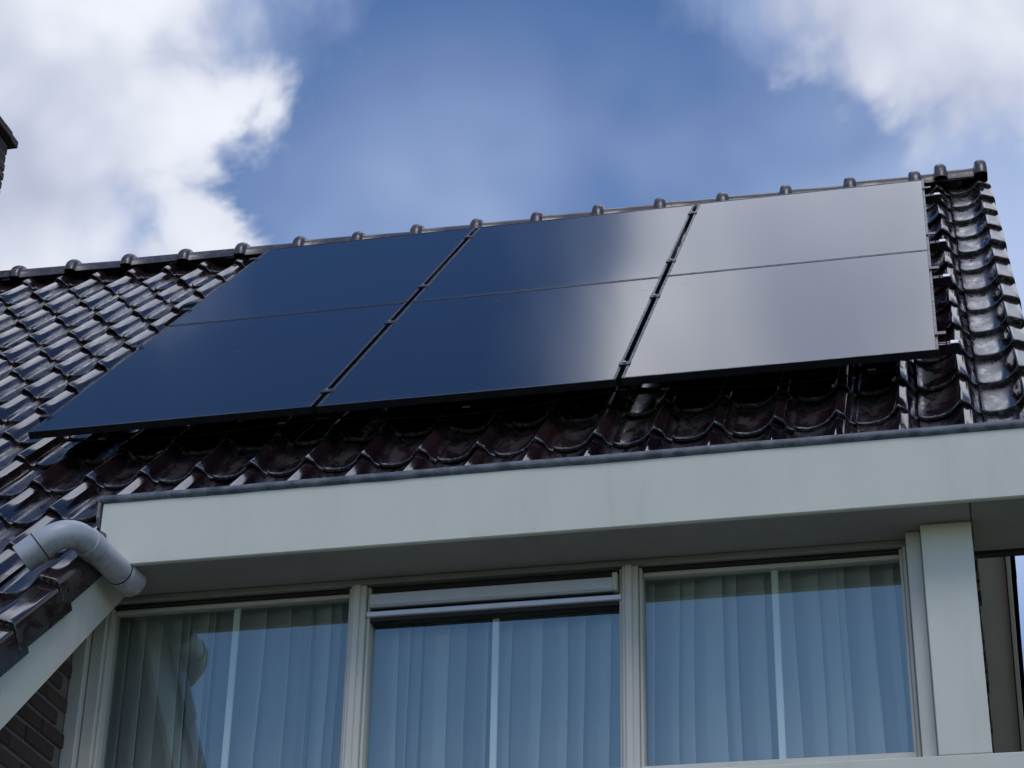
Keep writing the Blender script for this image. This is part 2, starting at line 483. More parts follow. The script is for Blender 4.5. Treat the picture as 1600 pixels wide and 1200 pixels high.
# roof deck: one prism, both slopes, lower left strip included
def prism(name, mat, parent, xa, xb, pts):
    n = len(pts)
    vs = [(xa, y, z + GZ) for y, z in pts] + [(xb, y, z + GZ) for y, z in pts]
    fs = [tuple(range(n)), tuple(range(2 * n - 1, n - 1, -1))]
    fs += [(i, (i + 1) % n, n + (i + 1) % n, n + i) for i in range(n)]
    me = mesh_py(name, vs, fs)
    return link(name, me, None, parent, mat)

def rp(v, off):
    return (v * CP - off * SP, v * SP + off * CP)
BL = 4.2                       # length of rear slope
def bp(d, off):                # rear slope, d metres down from the apex
    return (Yr + d * CP + off * SP, Zr - d * SP + off * CP)
DT = 0.09
deck_pts = [rp(-0.60, OFF0 - 0.012), (Yr, Zr - 0.017), bp(BL, -0.012), bp(BL, -DT), (Yr, Zr - DT / CP), rp(-0.60, OFF0 - DT)]
roof = prism('roof', DECK, house, XL, 3.700, deck_pts)
low_pts = [rp(-3.4, OFF0 - 0.012), rp(-0.602, OFF0 - 0.012), rp(-0.602, OFF0 - DT), rp(-3.4, OFF0 - DT)]
prism('roof_deck', DECK, roof, XL, 0.585, low_pts)

# ---- tile mesh
PROF = [(0.000, 0.010), (0.006, 0.002), (0.022, -0.002), (0.050, -0.004), (0.078, -0.001), (0.098, 0.006), (0.112, 0.014),
        (0.126, 0.0260), (0.136, 0.0370), (0.1430, 0.0436), (0.1475, 0.0470), (0.1502, 0.0478), (0.1528, 0.0471), (0.1550, 0.0458),
        (0.1660, 0.0387), (0.1755, 0.0325), (0.1780, 0.0298), (0.1830, 0.0208), (0.1880, 0.0120), (0.1925, 0.0062), (0.1990, 0.0010), (0.2105, -0.0035)]
XC = 0.168                     # hump centre inside the module
def tile_mesh(name, length, flap=0.0, seed=0, far=False):
    rr = random.Random(seed)
    prof = list(PROF)
    if flap:
        prof = prof[:12] + [(0.1580, 0.0466), (0.1650, 0.0440), (0.1780, 0.0395), (0.1930, 0.0340), (0.2040, 0.0295), (0.2085, 0.0260), (0.2110, 0.0220), (0.2135, 0.008), (0.2145, -0.03), (0.2145, -flap)]
    ys = [(-0.0005, -0.0036), (0.0015, -0.0008), (0.005, 0.0), (length * 0.45, 0.0), (length, 0.0)]
    RAISE = 0.019
    TH = 0.027 if flap else 0.014
    verts = []; faces = []
    n = len(prof)
    jit = [rr.uniform(-0.0012, 0.0012) for _ in range(n)]
    for i in range(9, 18): jit[min(i, n - 1)] = jit[10]
    wave = [rr.uniform(-0.0015, 0.0015) for _ in ys]
    for j, (y, dz) in enumerate(ys):
        for i, (x, z) in enumerate(prof):
            zz = z + dz + RAISE * (1 - y / TG) + jit[i] * 0.6 + (wave[j] if j > 2 else 0)
            yy = y + (jit[i] * 1.5 if j < 3 else 0)
            verts.append((x - XC, yy, zz))
    for j in range(len(ys) - 1):
        for i in range(n - 1):
            a = j * n + i
            faces.append((a, a + 1, a + n + 1, a + n))
    # front lip
    b0 = len(verts)
    for i, (x, z) in enumerate(prof):
        zz = z + RAISE - TH + jit[i] - (0.0 if not flap or i < n - 2 else -TH * 0.5)
        xx = x if i < n - 4 else x - 0.010
        verts.append((xx - XC, 0.003 + jit[i], zz))
    for i in range(n - 1):
        faces.append((i + 1, i, b0 + i, b0 + i + 1))
    # underside strip near the nose
    b1 = len(verts)
    for i, (x, z) in enumerate(prof):
        xx = x if i < n - 4 else x - 0.010
        verts.append((xx - XC, 0.075, z + RAISE * 0.8 - TH))
    for i in range(n - 1):
        faces.append((b0 + i + 1, b0 + i, b1 + i, b1 + i + 1))
    me = bpy.data.meshes.new(name)
    me.from_pydata(verts, [], faces); me.update()
    for p in me.polygons: p.use_smooth = True
    me.set_sharp_from_angle(angle=radians(50))
    me.materials.append(TILE)
    return me

TILES = [tile_mesh('roof_tile', 0.425, 0, s) for s in range(6)]
TILES_TOP = [tile_mesh('roof_tile_short', 0.155, 0, 20 + s) for s in range(3)]
VERGE = [tile_mesh('verge_tile', 0.425, 0.072, 30 + s) for s in range(3)]
VERGE_TOP = [tile_mesh('verge_tile_short', 0.155, 0.072, 40)]

hidden_bm = bmesh.new()
def hidden_add(me, mat):
    base = len(hidden_bm.verts)
    vs = [hidden_bm.verts.new(mat @ v.co) for v in me.vertices]
    for p in me.polygons:
        f = hidden_bm.faces.new([vs[i] for i in p.vertices]); f.smooth = True

PANEL_U1 = 3 * 1.134 + 2 * 0.02
PANEL_V1 = 2 * 1.66 + 0.02
CH_X0, CH_X1, CH_Y0, CH_Y1 = -2.70, -2.075, 2.58, 3.22
def jitter(mat, amt=1.0):
    return mat @ Matrix.Translation((random.gauss(0, 0.0012) * amt, random.gauss(0, 0.003) * amt, random.gauss(0, 0.0010) * amt)) \
        @ Matrix.Rotation(random.gauss(0, 0.006) * amt, 4, 'Z') @ Matrix.Rotation(random.gauss(0, 0.012) * amt, 4, 'Y') @ Matrix.Rotation(random.gauss(0, 0.005) * amt, 4, 'X')
n_tiles = 0
for k in range(-9, 11):
    v = V0 + TG * k
    for n in range(0, 37):
        u = 3.735 - TW * n
        verge = (n == 0)
        if k < -2:
            if n < 15: continue
            verge = (n == 15)
            if verge: u += 0.040
        top = (k == 10)
        if v > 2.6 and u - 0.17 < CH_X1 + 0.02 and u + 0.05 > CH_X0:
            P = MR @ Vector((u, v + 0.2, OFF0))
            if P.y > CH_Y0 - 0.06: continue
        lst = (VERGE_TOP if top else VERGE) if verge else (TILES_TOP if top else TILES)
        me = lst[random.randrange(len(lst))]
        mat = jitter(roofm(u, v, OFF0))
        # in sight?
        vis = False
        for du, dv in ((-.1, 0), (0, 0), (.04, 0), (0, .2), (0, .35)):
            px = proj(roofm(u + du, v + dv, OFF0 + 0.04).translation)
            if -30 < px[0] < 1630 and -30 < px[1] < 1230:
                uu, vv = u + du, v + dv
                # behind a panel?
                un = (0.10 < uu < PANEL_U1 - 0.05) and (0.10 < vv < PANEL_V1 - 0.35)
                if not un: vis = True
        if k < -2 and v < -2.9 and not vis: pass
        if k <= -2 and n < 14 and k < -2: continue
        if vis:
            link('roof_tile', me, mat, roof); n_tiles += 1
        else:
            hidden_add(me, mat)
me = bpy.data.meshes.new('roof_tile_field'); hidden_bm.to_mesh(me); hidden_bm.free()
me.materials.append(TILE_FIELD)
tag(link('roof_tile_field', me, None, roof), kind='stuff')

# rear slope: the verge column whose stepped edge shows past the gable
MB = Matrix.Translation((0, Yr, Zr + GZ)) @ Matrix.Rotation(pi, 4, 'Z') @ Matrix.Rotation(PITCH, 4, 'X')
def tile_mirror(me):
    m2 = me.copy()
    for vv in m2.vertices: vv.co.x = -vv.co.x
    m2.flip_normals(); return m2
VERGE_B = [tile_mirror(x) for x in VERGE[:2]]
for k in range(1, 12):
    mat = jitter(MB @ Matrix.Translation((-3.700, -TG * k - 0.02, 0.0)))
    link('roof_tile', VERGE_B[k % 2], mat, roof)
    for n in range(1, 4):
        pass

# ---- ridge tiles
def ridge_mesh(name, length, r=0.094, rc=0.124, wc=0.064, both=False):
    st = []                                  # (x, radius)
    def collar(x0):
        q = [(x0, r)]
        for i in range(0, 9):
            a = pi * i / 8
            q.append((x0 + wc / 2 - cos(a) * wc / 2, r + 0.003 + (rc - r - 0.003) * sin(a) ** 0.8))
        return q
    if both:
        st = collar(0) + [(wc + 0.004, r - 0.006)] + [(length - wc - 0.004, r - 0.006)] + collar(length - wc)
    else:
        st = [(-0.05, r - 0.016), (0.0, r - 0.014)] + collar(0.002)[1:] + [(wc + 0.006, r), (length * 0.6, r - 0.003), (length, r - 0.006)]
    N = 16
    verts = []; faces = []
    for x, rad in st:
        for j in range(N + 1):
            a = pi * j / N
            y = -cos(a) * rad
            z = sin(a) ** 0.85 * rad if 0 < j < N else 0
            verts.append((x, y, z - 0.02))
    for i in range(len(st) - 1):
        for j in range(N):
            a = i * (N + 1) + j
            faces.append((a, a + 1, a + N + 2, a + N + 1))
    for i in (0, len(st) - 1):
        faces.append(tuple(range(i * (N + 1), i * (N + 1) + N + 1)))
    me = mesh_py(name, verts, faces, True, 42)
    me.materials.append(RIDGE)
    return me
RM = [ridge_mesh('ridge_tile', 0.338 + 0.002 * s, 0.093, 0.117 + 0.002 * s) for s in range(3)]
RZ = Zr + 0.028
cx0 = [3.394 - 0.3392 * i for i in range(0, 22)]
for i, x in enumerate(cx0):
    xs = x - 0.032
    if CH_X0 - 0.25 < xs < CH_X1 - 0.05: continue
    mat = Matrix.Translation((xs, Yr, RZ + GZ + sag(x) + random.gauss(0, 0.003))) @ Matrix.Rotation(random.gauss(0, 0.03), 4, 'X') @ Matrix.Rotation(random.gauss(0, 0.008), 4, 'Y') \
        @ Matrix.Rotation(random.gauss(0, 0.004), 4, 'Z')
    link('ridge_tile', RM[i % 3], mat, roof)
me = ridge_mesh('ridge_end_tile', 0.272, 0.100, 0.134, 0.066, True)
link('ridge_end_tile', me, Matrix.Translation((3.498, Yr, RZ + GZ + 0.012)), roof)

# ventilation hood between the tiles near the panel edge
def hood():
    bm = bmesh.new()
    N = 10
    rows = []
    for (y, w, h) in ((0.0, 0.085, 0.050), (0.006, 0.088, 0.056), (0.09, 0.080, 0.050), (0.19, 0.062, 0.012)):
        rows.append([bm.verts.new((-cos(pi * i / N) * w, y, sin(pi * i / N) ** 0.6 * h)) for i in range(N + 1)])
    for a, b in zip(rows, rows[1:]):
        for i in range(N): bm.faces.new((a[i], a[i + 1], b[i + 1], b[i]))
    bm.faces.new(rows[0])
    return bm_mesh('vent_hood', bm, True, 45)
t = M('hood_plastic'); t.set(Base_Color=(0.035, 0.045, 0.06, 1), Roughness=0.35); HOODM = t.m
link('vent_hood', hood(), roofm(-0.20, 2.60, OFF0 + 0.030), roof, HOODM)

# ---- eaves: boxed gutter
YF = -0.55
FX0, FX1 = 0.604, 3.800
ZT, ZB = -0.612, -0.848
fascia = wbox('fascia_board', WHITE, house, FX0, FX1, YF, YF + 0.022, ZB, ZT, 0.003)
# zinc edging: rolled bead on the top of the fascia, slightly wavy
def edging():
    bm = bmesh.new()
    prof = []
    for i in range(10):
        a = -pi * 0.65 + 2 * pi * 0.80 * i / 9
        prof.append((YF + 0.004 - cos(a) * 0.0165, ZT + 0.0125 + sin(a) * 0.0165))
    prof.append((YF + 0.03, ZT + 0.004)); 
    S = 90
    prev = None
    for k in range(S + 1):
        x = FX0 - 0.012 + (FX1 + 0.012 - FX0 + 0.012) * k / S
        w = 0.0030 * (mnoise.noise(Vector((x * 2.3, 0, 5))) + 0.5 * mnoise.noise(Vector((x * 9.0, 3, 5))))
        row = [bm.verts.new((x, y + w * 0.5, z + w + GZ)) for y, z in prof]
        if prev:
            for i in range(len(prof) - 1): bm.faces.new((prev[i], prev[i + 1], row[i + 1], row[i]))
        else:
            bm.faces.new(row)
        prev = row
    bm.faces.new(prev)
    return bm_mesh('zinc_edging', bm, True, 60)
link('zinc_edging', edging(), None, fascia, ZINC)
def trough():
    prof = [(YF + 0.024, ZT + 0.004), (YF + 0.026, -0.715), (YF + 0.13, -0.722), (YF + 0.24, -0.64), (YF + 0.36, -0.50)]
    vs = []; fs = []
    for x in (FX0 + 0.004, FX1 - 0.004):
        vs += [(x, y, z + GZ) for y, z in prof]
    n = len(prof)
    fs = [(i, i + 1, n + i + 1, n + i) for i in range(n - 1)]
    return mesh_py('gutter_trough', vs, fs)
link('gutter_trough', trough(), None, fascia, ZINC)
# lead end piece closing the gutter on the left
bm = bmesh.new()
pts = [(YF - 0.006, ZT + 0.020), (YF - 0.008, ZT - 0.055), (YF + 0.02, ZT - 0.10), (YF + 0.10, ZT - 0.085), (YF + 0.17, ZT + 0.01), (YF + 0.13, ZT + 0.03)]
a = [bm.verts.new((FX0 - 0.016, y, z + GZ)) for y, z in pts]; b = [bm.verts.new((FX0 - 0.006, y, z + GZ)) for y, z in pts]
bm.faces.new(a); bm.faces.new(b[::-1])
for i in range(len(pts)): bm.faces.new((a[i], a[(i + 1) % len(pts)], b[(i + 1) % len(pts)], b[i]))
link('gutter_end_flashing', bm_mesh('gutter_end_flashing', bm), None, fascia, LEAD)

YW = -0.275                     # window frame front
# soffit boards: under the eaves box
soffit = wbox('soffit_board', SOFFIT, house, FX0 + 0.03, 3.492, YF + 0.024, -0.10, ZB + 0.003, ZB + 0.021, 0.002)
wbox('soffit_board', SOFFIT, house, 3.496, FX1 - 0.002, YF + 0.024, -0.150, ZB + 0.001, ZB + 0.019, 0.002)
wbox('soffit_shadow_strip', DARK, house, 3.497, FX1 - 0.004, -0.148, -0.118, ZB - 0.012, ZB + 0.03, 0.003)  # dark strip standing in for the shadow along the soffit's back edge

# ---- walls
wall = wbox('wall', FACADE, house, XL + 0.25, XG - 0.012, -0.24, 0.02, -GZ, -1.86, 0)
gable_pts = [(0.0, -GZ), (0.0, -0.86), rp(-0.25, OFF0 - DT - 0.02), (Yr, Zr - DT / CP - 0.03), bp(BL - 0.35, -DT - 0.02), (bp(BL - 0.35, 0)[0], -GZ)]
gable = prism('wall', FACADE, house, XG - 0.27, XG - 0.012, gable_pts)
# rear verge: soffit board, bargeboard
def slope_box(name, mat, parent, x0, x1, d0, d1, o0, o1, mfun, bevel=0.002):
    cxm = (x0 + x1) / 2; cd = (d0 + d1) / 2; co = (o0 + o1) / 2
    me = box_mesh(name, x0 - cxm, x1 - cxm, d0 - cd, d1 - cd, o0 - co, o1 - co, bevel)
    return link(name, me, mfun(cxm, cd, co), parent, mat)
mb = lambda x, d, o: MB @ Matrix.Translation((-x, -d, o))
mf = lambda x, d, o: MR @ Matrix.Translation((x, d, o))
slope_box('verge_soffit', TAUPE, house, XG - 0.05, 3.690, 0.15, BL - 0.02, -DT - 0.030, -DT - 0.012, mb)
slope_box('bargeboard', TAUPE, house, 3.694, 3.718, 0.10, BL, -0.16, -0.02, mb)
slope_box('bargeboard', WHITE, house, 3.722, 3.744, -0.62, VR - 0.06, -0.36, -0.215, mf)
# bricks along the top of the gable wall, seen edge-on under the verge board
rb = random.Random(3)
gb = bmesh.new()
BRK = []
for s_ in range(4):
    BRK.append(box_mesh('brick', -0.105 + rb.uniform(-.004, .004), 0.105 + rb.uniform(-.004, .004), -0.05, 0.05, -0.0255, 0.0255 + rb.uniform(-.002, .002), 0.004))
BRKC = [x.copy() for x in BRK]
for x in BRK: x.materials.append(BRICK)
for x in BRKC: x.materials.append(CHBRICK)
RZ90 = Matrix.Rotation(pi / 2, 4, 'Z')
z = -0.3; row = 0
while z < 1.7:
    d_at = (Zr - DT / CP - z) / SP * CP        # horizontal distance from the apex to the board at this height
    y_end = Yr + d_at - 0.045
    for i in range(1):
        y = y_end - 0.105 - i * 0.22 - (0.05 if row % 2 else 0.0)
        mat = Matrix.Translation((XG - 0.010 + rb.uniform(-.006, .006), y, z + GZ)) @ RZ90 @ Matrix.Rotation(rb.uniform(-.02, .02), 4, 'Z')
        link('brick', BRK[rb.randrange(4)], mat, gable)
    z += 0.0625; row += 1

# ---- window wall -----------------------------------------------------------
SZ = -1.556                     # top of the sill rail
wbox('sill_board', WHITE, house, 0.50, 3.86, -0.394, -0.15, -1.90, -1.612, 0.003)
post = wbox('corner_post', WHITE, house, 3.333, 3.492, -0.392, -0.10, -1.611, ZB + 0.002, 0.003)
wbox('window_surround', FRAMEW, house, 3.284, 3.331, -0.345, -0.12, -1.610, ZB + 0.002, 0.003)
wbox('window_surround', FRAMEW, house, 0.448, 0.498, -0.315, -0.12, -1.610, ZB + 0.002, 0.003)
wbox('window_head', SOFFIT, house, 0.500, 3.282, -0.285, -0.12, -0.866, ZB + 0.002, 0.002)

def pane_mesh(x0, x1, z0, z1):
    return box_mesh('pane', -(x1 - x0) / 2, (x1 - x0) / 2, -0.002, 0.002, -(z1 - z0) / 2, (z1 - z0) / 2)

def window(name, label, x0, x1, jl, jr, vent):
    """frame x0..x1, glazing inside, one vertical glazing bar; jl/jr are jamb widths"""
    w = link(name, None, Matrix.Translation(((x0 + x1) / 2, YW, SZ + GZ)), house)
    w['label'] = label
    zt = -0.868
    wbox('frame_jamb', FRAMEW, w, x0, x0 + jl, YW - 0.012, YW + 0.07, SZ - 0.024, zt, 0.003)
    wbox('frame_jamb', FRAMEW, w, x1 - jr, x1, YW - 0.012, YW + 0.07, SZ - 0.024, zt, 0.003)
    a, b = x0 + jl, x1 - jr
    # sash and beads stand in front of the glass, which lies deep in the frame
    st = 0.011
    GY = YW + 0.047
    wbox('sash_stile', FRAMEW, w, a + 0.001, a + st, YW + 0.006, YW + 0.075, SZ - 0.02, zt - 0.002, 0.002)
    wbox('sash_stile', FRAMEW, w, b - st, b - 0.001, YW + 0.006, YW + 0.075, SZ - 0.02, zt - 0.002, 0.002)
    wbox('sill_rail', FRAMEW, w, a + 0.001, b - 0.001, YW - 0.004, YW + 0.074, SZ - 0.056, SZ, 0.002)
    top = zt - 0.002
    if vent:
        # trickle ventilator: dark slanted mouth, silver hood, lower bar
        d = 0.018
        wbox('vent_backing', DARK, w, a + st + 0.001, b - st - 0.001, YW + 0.022, YW + 0.06, -1.016 + d, top, 0.001)
        bm = bmesh.new()
        prof = [(YW + 0.020, -0.914 + d), (YW - 0.018, -0.926 + d), (YW - 0.021, -0.964 + d), (YW - 0.006, -0.970 + d), (YW + 0.020, -0.966 + d)]
        n = len(prof)
        va = [bm.verts.new((a + st + 0.006, y, z + GZ)) for y, z in prof]; vb = [bm.verts.new((b - st - 0.020, y, z + GZ)) for y, z in prof]
        bm.faces.new(va); bm.faces.new(vb[::-1])
        for i in range(n): bm.faces.new((va[i], va[(i + 1) % n], vb[(i + 1) % n], vb[i]))
        link('vent_hood_profile', bm_mesh('vent_hood_profile', bm), None, w, SILVER)
        wbox('vent_end_cap', FRAMEW, w, b - st - 0.019, b - st - 0.002, YW - 0.023, YW + 0.02, -0.972 + d, -0.910 + d, 0.002)
        wbox('vent_lower_bar', SILVER, w, a + 0.002, b - 0.002, YW - 0.006, YW + 0.02, -1.001 + d, -0.983 + d, 0.002)
        wbox('gasket', DARK, w, a + st, b - st, YW + 0.008, YW + 0.02, -1.014 + d, -1.001 + d, 0.001)
        top = -1.012 + d
    else:
        wbox('gasket', DARK, w, a + 0.001, b - 0.001, YW + 0.012, YW + 0.05, top - 0.008, top, 0.001)
        wbox('top_rail', FRAMEW, w, a + st + 0.001, b - st - 0.001, YW + 0.030, YW + 0.070, top - 0.022, top - 0.009, 0.002)
        top -= 0.022
    mid = (a + b) / 2 + (0.012 if not vent else 0.0)
    # the glazing bar sits inside the sealed unit, behind the outer sheet of glass
    wbox('glazing_bar', BARW, w, mid - 0.0115, mid + 0.0115, GY + 0.0035, GY + 0.015, SZ + 0.001, top - 0.001, 0.002)
    p0, p1 = a + st, b - st
    me = pane_mesh(p0, p1, SZ, top)
    link('pane', me, Matrix.Translation(((p0 + p1) / 2, GY, (SZ + top) / 2 + GZ))
         @ Matrix.Rotation(random.uniform(-.003, .003), 4, 'X') @ Matrix.Rotation(random.uniform(-.003, .003), 4, 'Z'), w, GLASS)
    return w
window('window', 'left window pane reflecting the grey pipe and dark eaves', 0.502, 1.451, 0.046, 0.026, False)
window('window', 'middle window with silver ventilator strip along its top', 1.453, 2.380, 0.026, 0.026, True)
window('window', 'right window beside the white corner post', 2.382, 3.281, 0.026, 0.012, False)
# thin cover strips on the mullions give their stepped section
for xm in (1.452, 2.381):
    wbox('mullion_strip', FRAMEW, house, xm - 0.014, xm + 0.008, YW - 0.022, YW - 0.0125, -1.608, -0.869, 0.002)

# room behind the glass
room = bmesh.new()
add_box(room, 0.40, 3.31, -0.20, 2.6, -2.4 + GZ, -0.79 + GZ)
room.faces.ensure_lookup_table()
ff = [f for f in room.faces if abs(f.calc_center_median().y + 0.20) < 1e-4]
bmesh.ops.delete(room, geom=ff, context='FACES')
link('room', bm_mesh('room', room), None, house, ROOM)

# curtains: one pleated sheer per window
def curtain(name, x0, x1, seed, label):
    """sheer cloth laid in flat pleats: every pleat doubles back on itself, so the cloth is one or three layers deep"""
    rr = random.Random(seed)
    path = []                                  # (x, y) along the cloth, at full pleat depth
    x = x0
    while x < x1:
        w = rr.choice((rr.uniform(0.04, 0.07), rr.uniform(0.06, 0.13))); back = rr.uniform(0.15, 0.7) * min(w, 0.11); d = rr.uniform(0.010, 0.028)
        path += [(x, 0.030), (x + w * 0.5, 0.030 - d * 0.5), (x + w - 0.003, 0.030 - d), (x + w, 0.031 - d),
                 (x + w - back, 0.036), (x + w - back - 0.002, 0.040), (x + w - back + 0.004, 0.043)]
        x += w - back + rr.uniform(0.01, 0.05)
    bm = bmesh.new(); rows = []
    NZ = 12
    for j in range(NZ + 1):
        q = j / NZ
        z = -0.80 - 0.95 * q
        k = 0.55 + 0.45 * q
        r_ = []
        for i, (px_, py_) in enumerate(path):
            sway = 0.034 * q * mnoise.noise(Vector((px_ * 5 + seed, z * 1.1, 0))) + 0.008 * mnoise.noise(Vector((px_ * 13 + seed, z * 0.7, 4)))
            r_.append(bm.verts.new((px_ + sway, -0.185 + py_ * k * 1.6, z + GZ)))
        rows.append(r_)
    for a, b in zip(rows, rows[1:]):
        for i in range(len(path) - 1): bm.faces.new((a[i], a[i + 1], b[i + 1], b[i]))
    me = bm_mesh('curtain', bm)
    o = link('curtain', me, None, None, CURTAIN)
    tag(o, label, 'curtain', 'sheer curtains behind the windows')
    return o
curtain('curtain', 0.44, 1.44, 11, 'pleated white sheer curtain behind the leftmost window')
curtain('curtain', 1.455, 2.385, 12, 'pleated white sheer curtain behind the middle window with the ventilator')
curtain('curtain', 2.400, 3.295, 13, 'pleated white sheer curtain behind the window beside the corner post')

# ---- left strip: brick cheek, bargeboard
XCK = 0.455
cheek_pts = [(-0.24, -GZ), (-0.24, -0.78), rp(-0.60, OFF0 - DT - 0.02), rp(-3.2, OFF0 - DT - 0.02), (rp(-3.2, 0)[0], -GZ)]
cheek = prism('wall', MORTAR, house, XCK - 0.25, XCK - 0.008, cheek_pts)
z = -1.0; row = 0
while z > -2.75:
    # roof underside at this height
    v_u = (z + 0.04 - (OFF0 - DT - 0.03) * CP) / SP
    y_max_front = v_u * CP - (OFF0 - DT - 0.03) * SP
    y = -0.375 - (0.11 if row % 2 else 0.0)
    first = True
    while y - 0.105 > max(y_max_front, -2.3):
        P = (XCK, y, z + GZ)
        px = proj(P)
        if px[0] > -70 and px[1] < 1290:
            mat = Matrix.Translation((XCK - 0.050 + rb.uniform(-.002, .002), y, z + GZ)) @ RZ90 @ Matrix.Rotation(rb.uniform(-.006, .006), 4, 'Z')
            link('brick', BRK[rb.randrange(4)], mat, cheek)
        y -= 0.2205
    z -= 0.0625; row += 1
slope_box('bargeboard', WHITE, house, 0.590, 0.612, -3.30, -0.62, -0.405, -0.222, mf, 0.003)
slope_box('verge_soffit', SOFFIT, house, XCK - 0.01, 0.588, -3.30, -0.62, -0.320, -0.305, mf, 0.002)

# ---- drainpipe from the gutter onto the lower tiles
def tube_mesh(name, pts, r, N=28, caps=True):
    """swept tube through a polyline with per-point radius"""
    bm = bmesh.new()
    rings = []
    up = Vector((0, 0, 1))
    for i, (P, rad) in enumerate(pts):
        P = Vector(P)
        a = Vector(pts[max(i - 1, 0)][0]); b = Vector(pts[min(i + 1, len(pts) - 1)][0])
        T = (b - a).normalized()
        X = T.cross(up).normalized(); Y = X.cross(T).normalized()
        rings.append([bm.verts.new(P + X * cos(2 * pi * j / N) * rad + Y * sin(2 * pi * j / N) * rad) for j in range(N)])
    for a, b in zip(rings, rings[1:]):
        for j in range(N): bm.faces.new((a[j], a[(j + 1) % N], b[(j + 1) % N], b[j]))
    if caps:
        bm.faces.new(rings[0]); bm.faces.new(rings[-1])
    return bm_mesh(name, bm, True, 40)
PA = Vector((0.697, -0.480, -0.872 + GZ)); PB = Vector((0.632, -0.850, -0.835 + GZ)); PC = Vector((0.492, -0.868, -0.952 + GZ))
R = 0.046
def arc(P0, P1, P2, t0, steps=12):
    """quadratic corner between the two straight runs"""
    a = P1 + (P0 - P1).normalized() * t0; b = P1 + (P2 - P1).normalized() * t0
    out = []
    for i in range(steps + 1):
        q = i / steps
        out.append((1 - q) ** 2 * a + 2 * q * (1 - q) * P1 + q * q * b)
    return out
bend = arc(PA, PB, PC, 0.105, 16)
pipe_root = link('drainpipe', None, Matrix.Translation(bend[8]), house)
dA = (PA - PB).normalized(); dC = (PC - PB).normalized()
seg1 = [(PA - dA * 0.0, R)] + [(bend[0] + dA * 0.02, R)]
link('pipe', tube_mesh('pipe', seg1, R), None, pipe_root, PVC)
link('pipe_elbow', tube_mesh('pipe_elbow', [(bend[0] + dA * 0.055, R + 0.0055), (bend[0] + dA * 0.004, R + 0.0055), (bend[0], R + 0.001)] + [(p_, R + 0.001) for p_ in bend[1:-1]]
     + [(bend[-1], R + 0.001)], R), None, pipe_root, PVC)
seg2 = [(bend[-1] - dC * 0.01, R + 0.0045), (bend[-1] + dC * 0.004, R + 0.0045), (PC, R + 0.0045), (PC + dC * 0.0, R - 0.006), (PC - dC * 0.12, R - 0.006)]
link('pipe', tube_mesh('pipe', seg2, R, caps=False), None, pipe_root, PVC)
link('pipe_socket', tube_mesh('pipe_socket', [(PA + dA * 0.03, R + 0.0055), (PA - dA * 0.045, R + 0.0055), (PA - dA * 0.052, R + 0.001)], R), None, pipe_root, PVC)

for P_, d_, rr_ in ((bend[0] + dA * 0.0575, dA, R + 0.002), (bend[-1] + dC * 0.0065, dC, R + 0.0055), (PA + dA * 0.032, dA, R + 0.002), (PA - dA * 0.0545, dA, R + 0.002)):
    link('seal_ring', tube_mesh('seal_ring', [(P_ - d_ * 0.002, rr_), (P_ + d_ * 0.002, rr_)], R), None, pipe_root, DARK)

# ---- chimney on the ridge, far left
CZ0, CZ1 = 2.2, 3.84
chim = wbox('chimney', MORTAR, house, CH_X0 + 0.008, CH_X1 - 0.008, CH_Y0 + 0.008, CH_Y1 - 0.008, 1.6, CZ1, 0)
def ring_course(z, x0, x1, y0, y1, off, L, thick):
    # front/back then sides, one brick per L
    for side in range(4):
        a0, a1 = (x0, x1) if side < 2 else (y0 + thick, y1 - thick)
        n = max(1, round((a1 - a0) / L)); st = (a1 - a0) / n
        for i in range(n):
            cpos = a0 + st * (i + 0.5)
            sc = (st - 0.010) / 0.21
            if side == 0: P = (cpos, y0 + 0.05, z)
            elif side == 1: P = (cpos, y1 - 0.05, z)
            elif side == 2: P = (x0 + 0.05, cpos, z)
            else: P = (x1 - 0.05, cpos, z)
            mat = Matrix.Translation((P[0] + rb.uniform(-.003, .003), P[1] + rb.uniform(-.003, .003), P[2] + GZ))
            if side >= 2: mat = mat @ RZ90
            mat = mat @ Matrix.Diagonal((sc, 1, 1, 1))
            link('brick', BRKC[rb.randrange(4)], mat, chim)
z = 2.36; row = 0
while z < 3.84:
    L = 0.105 if row % 2 else 0.21
    ring_course(z, CH_X0, CH_X1, CH_Y0, CH_Y1, 0, L, 0.10)
    z += 0.0625; row += 1
# projecting head course laid on edge, then a thin mortar top
ring_course(z + 0.012, CH_X0 - 0.045, CH_X1 + 0.045, CH_Y0 - 0.045, CH_Y1 + 0.045, 0, 0.105, 0.10)
wbox('chimney_cap', MORTAR, chim, CH_X0 - 0.02, CH_X1 + 0.02, CH_Y0 - 0.02, CH_Y1 + 0.02, z + 0.02, z + 0.050, 0.006)
# lead apron dressed over the tiles in front of the chimney
def apron():
    bm = bmesh.new(); rows = []
    for j in range(7):
        v = 3.02 + 0.55 * j / 6
        r_ = []
        for i in range(41):
            u = -2.95 + 1.17 * i / 40 - (0.06 * (6 - j) / 6 if i > 36 else 0)
            ph = ((u - 3.735) / TW) % 1.0
            off = OFF0 + 0.042 + 0.036 * math.exp(-((min(ph, 1 - ph)) / 0.2) ** 2) + 0.01 * mnoise.noise(Vector((u * 5, v * 5, 0)))
            r_.append(bm.verts.new(MR @ Vector((u, v, off + 0.016)) + Vector((0, 0, sag(u)))))
        rows.append(r_)
    for a, b in zip(rows, rows[1:]):
        for i in range(40): bm.faces.new((a[i], a[i + 1], b[i + 1], b[i]))
    return bm_mesh('lead_apron', bm, True)
ap = link('lead_apron', apron(), None, chim, LEAD)

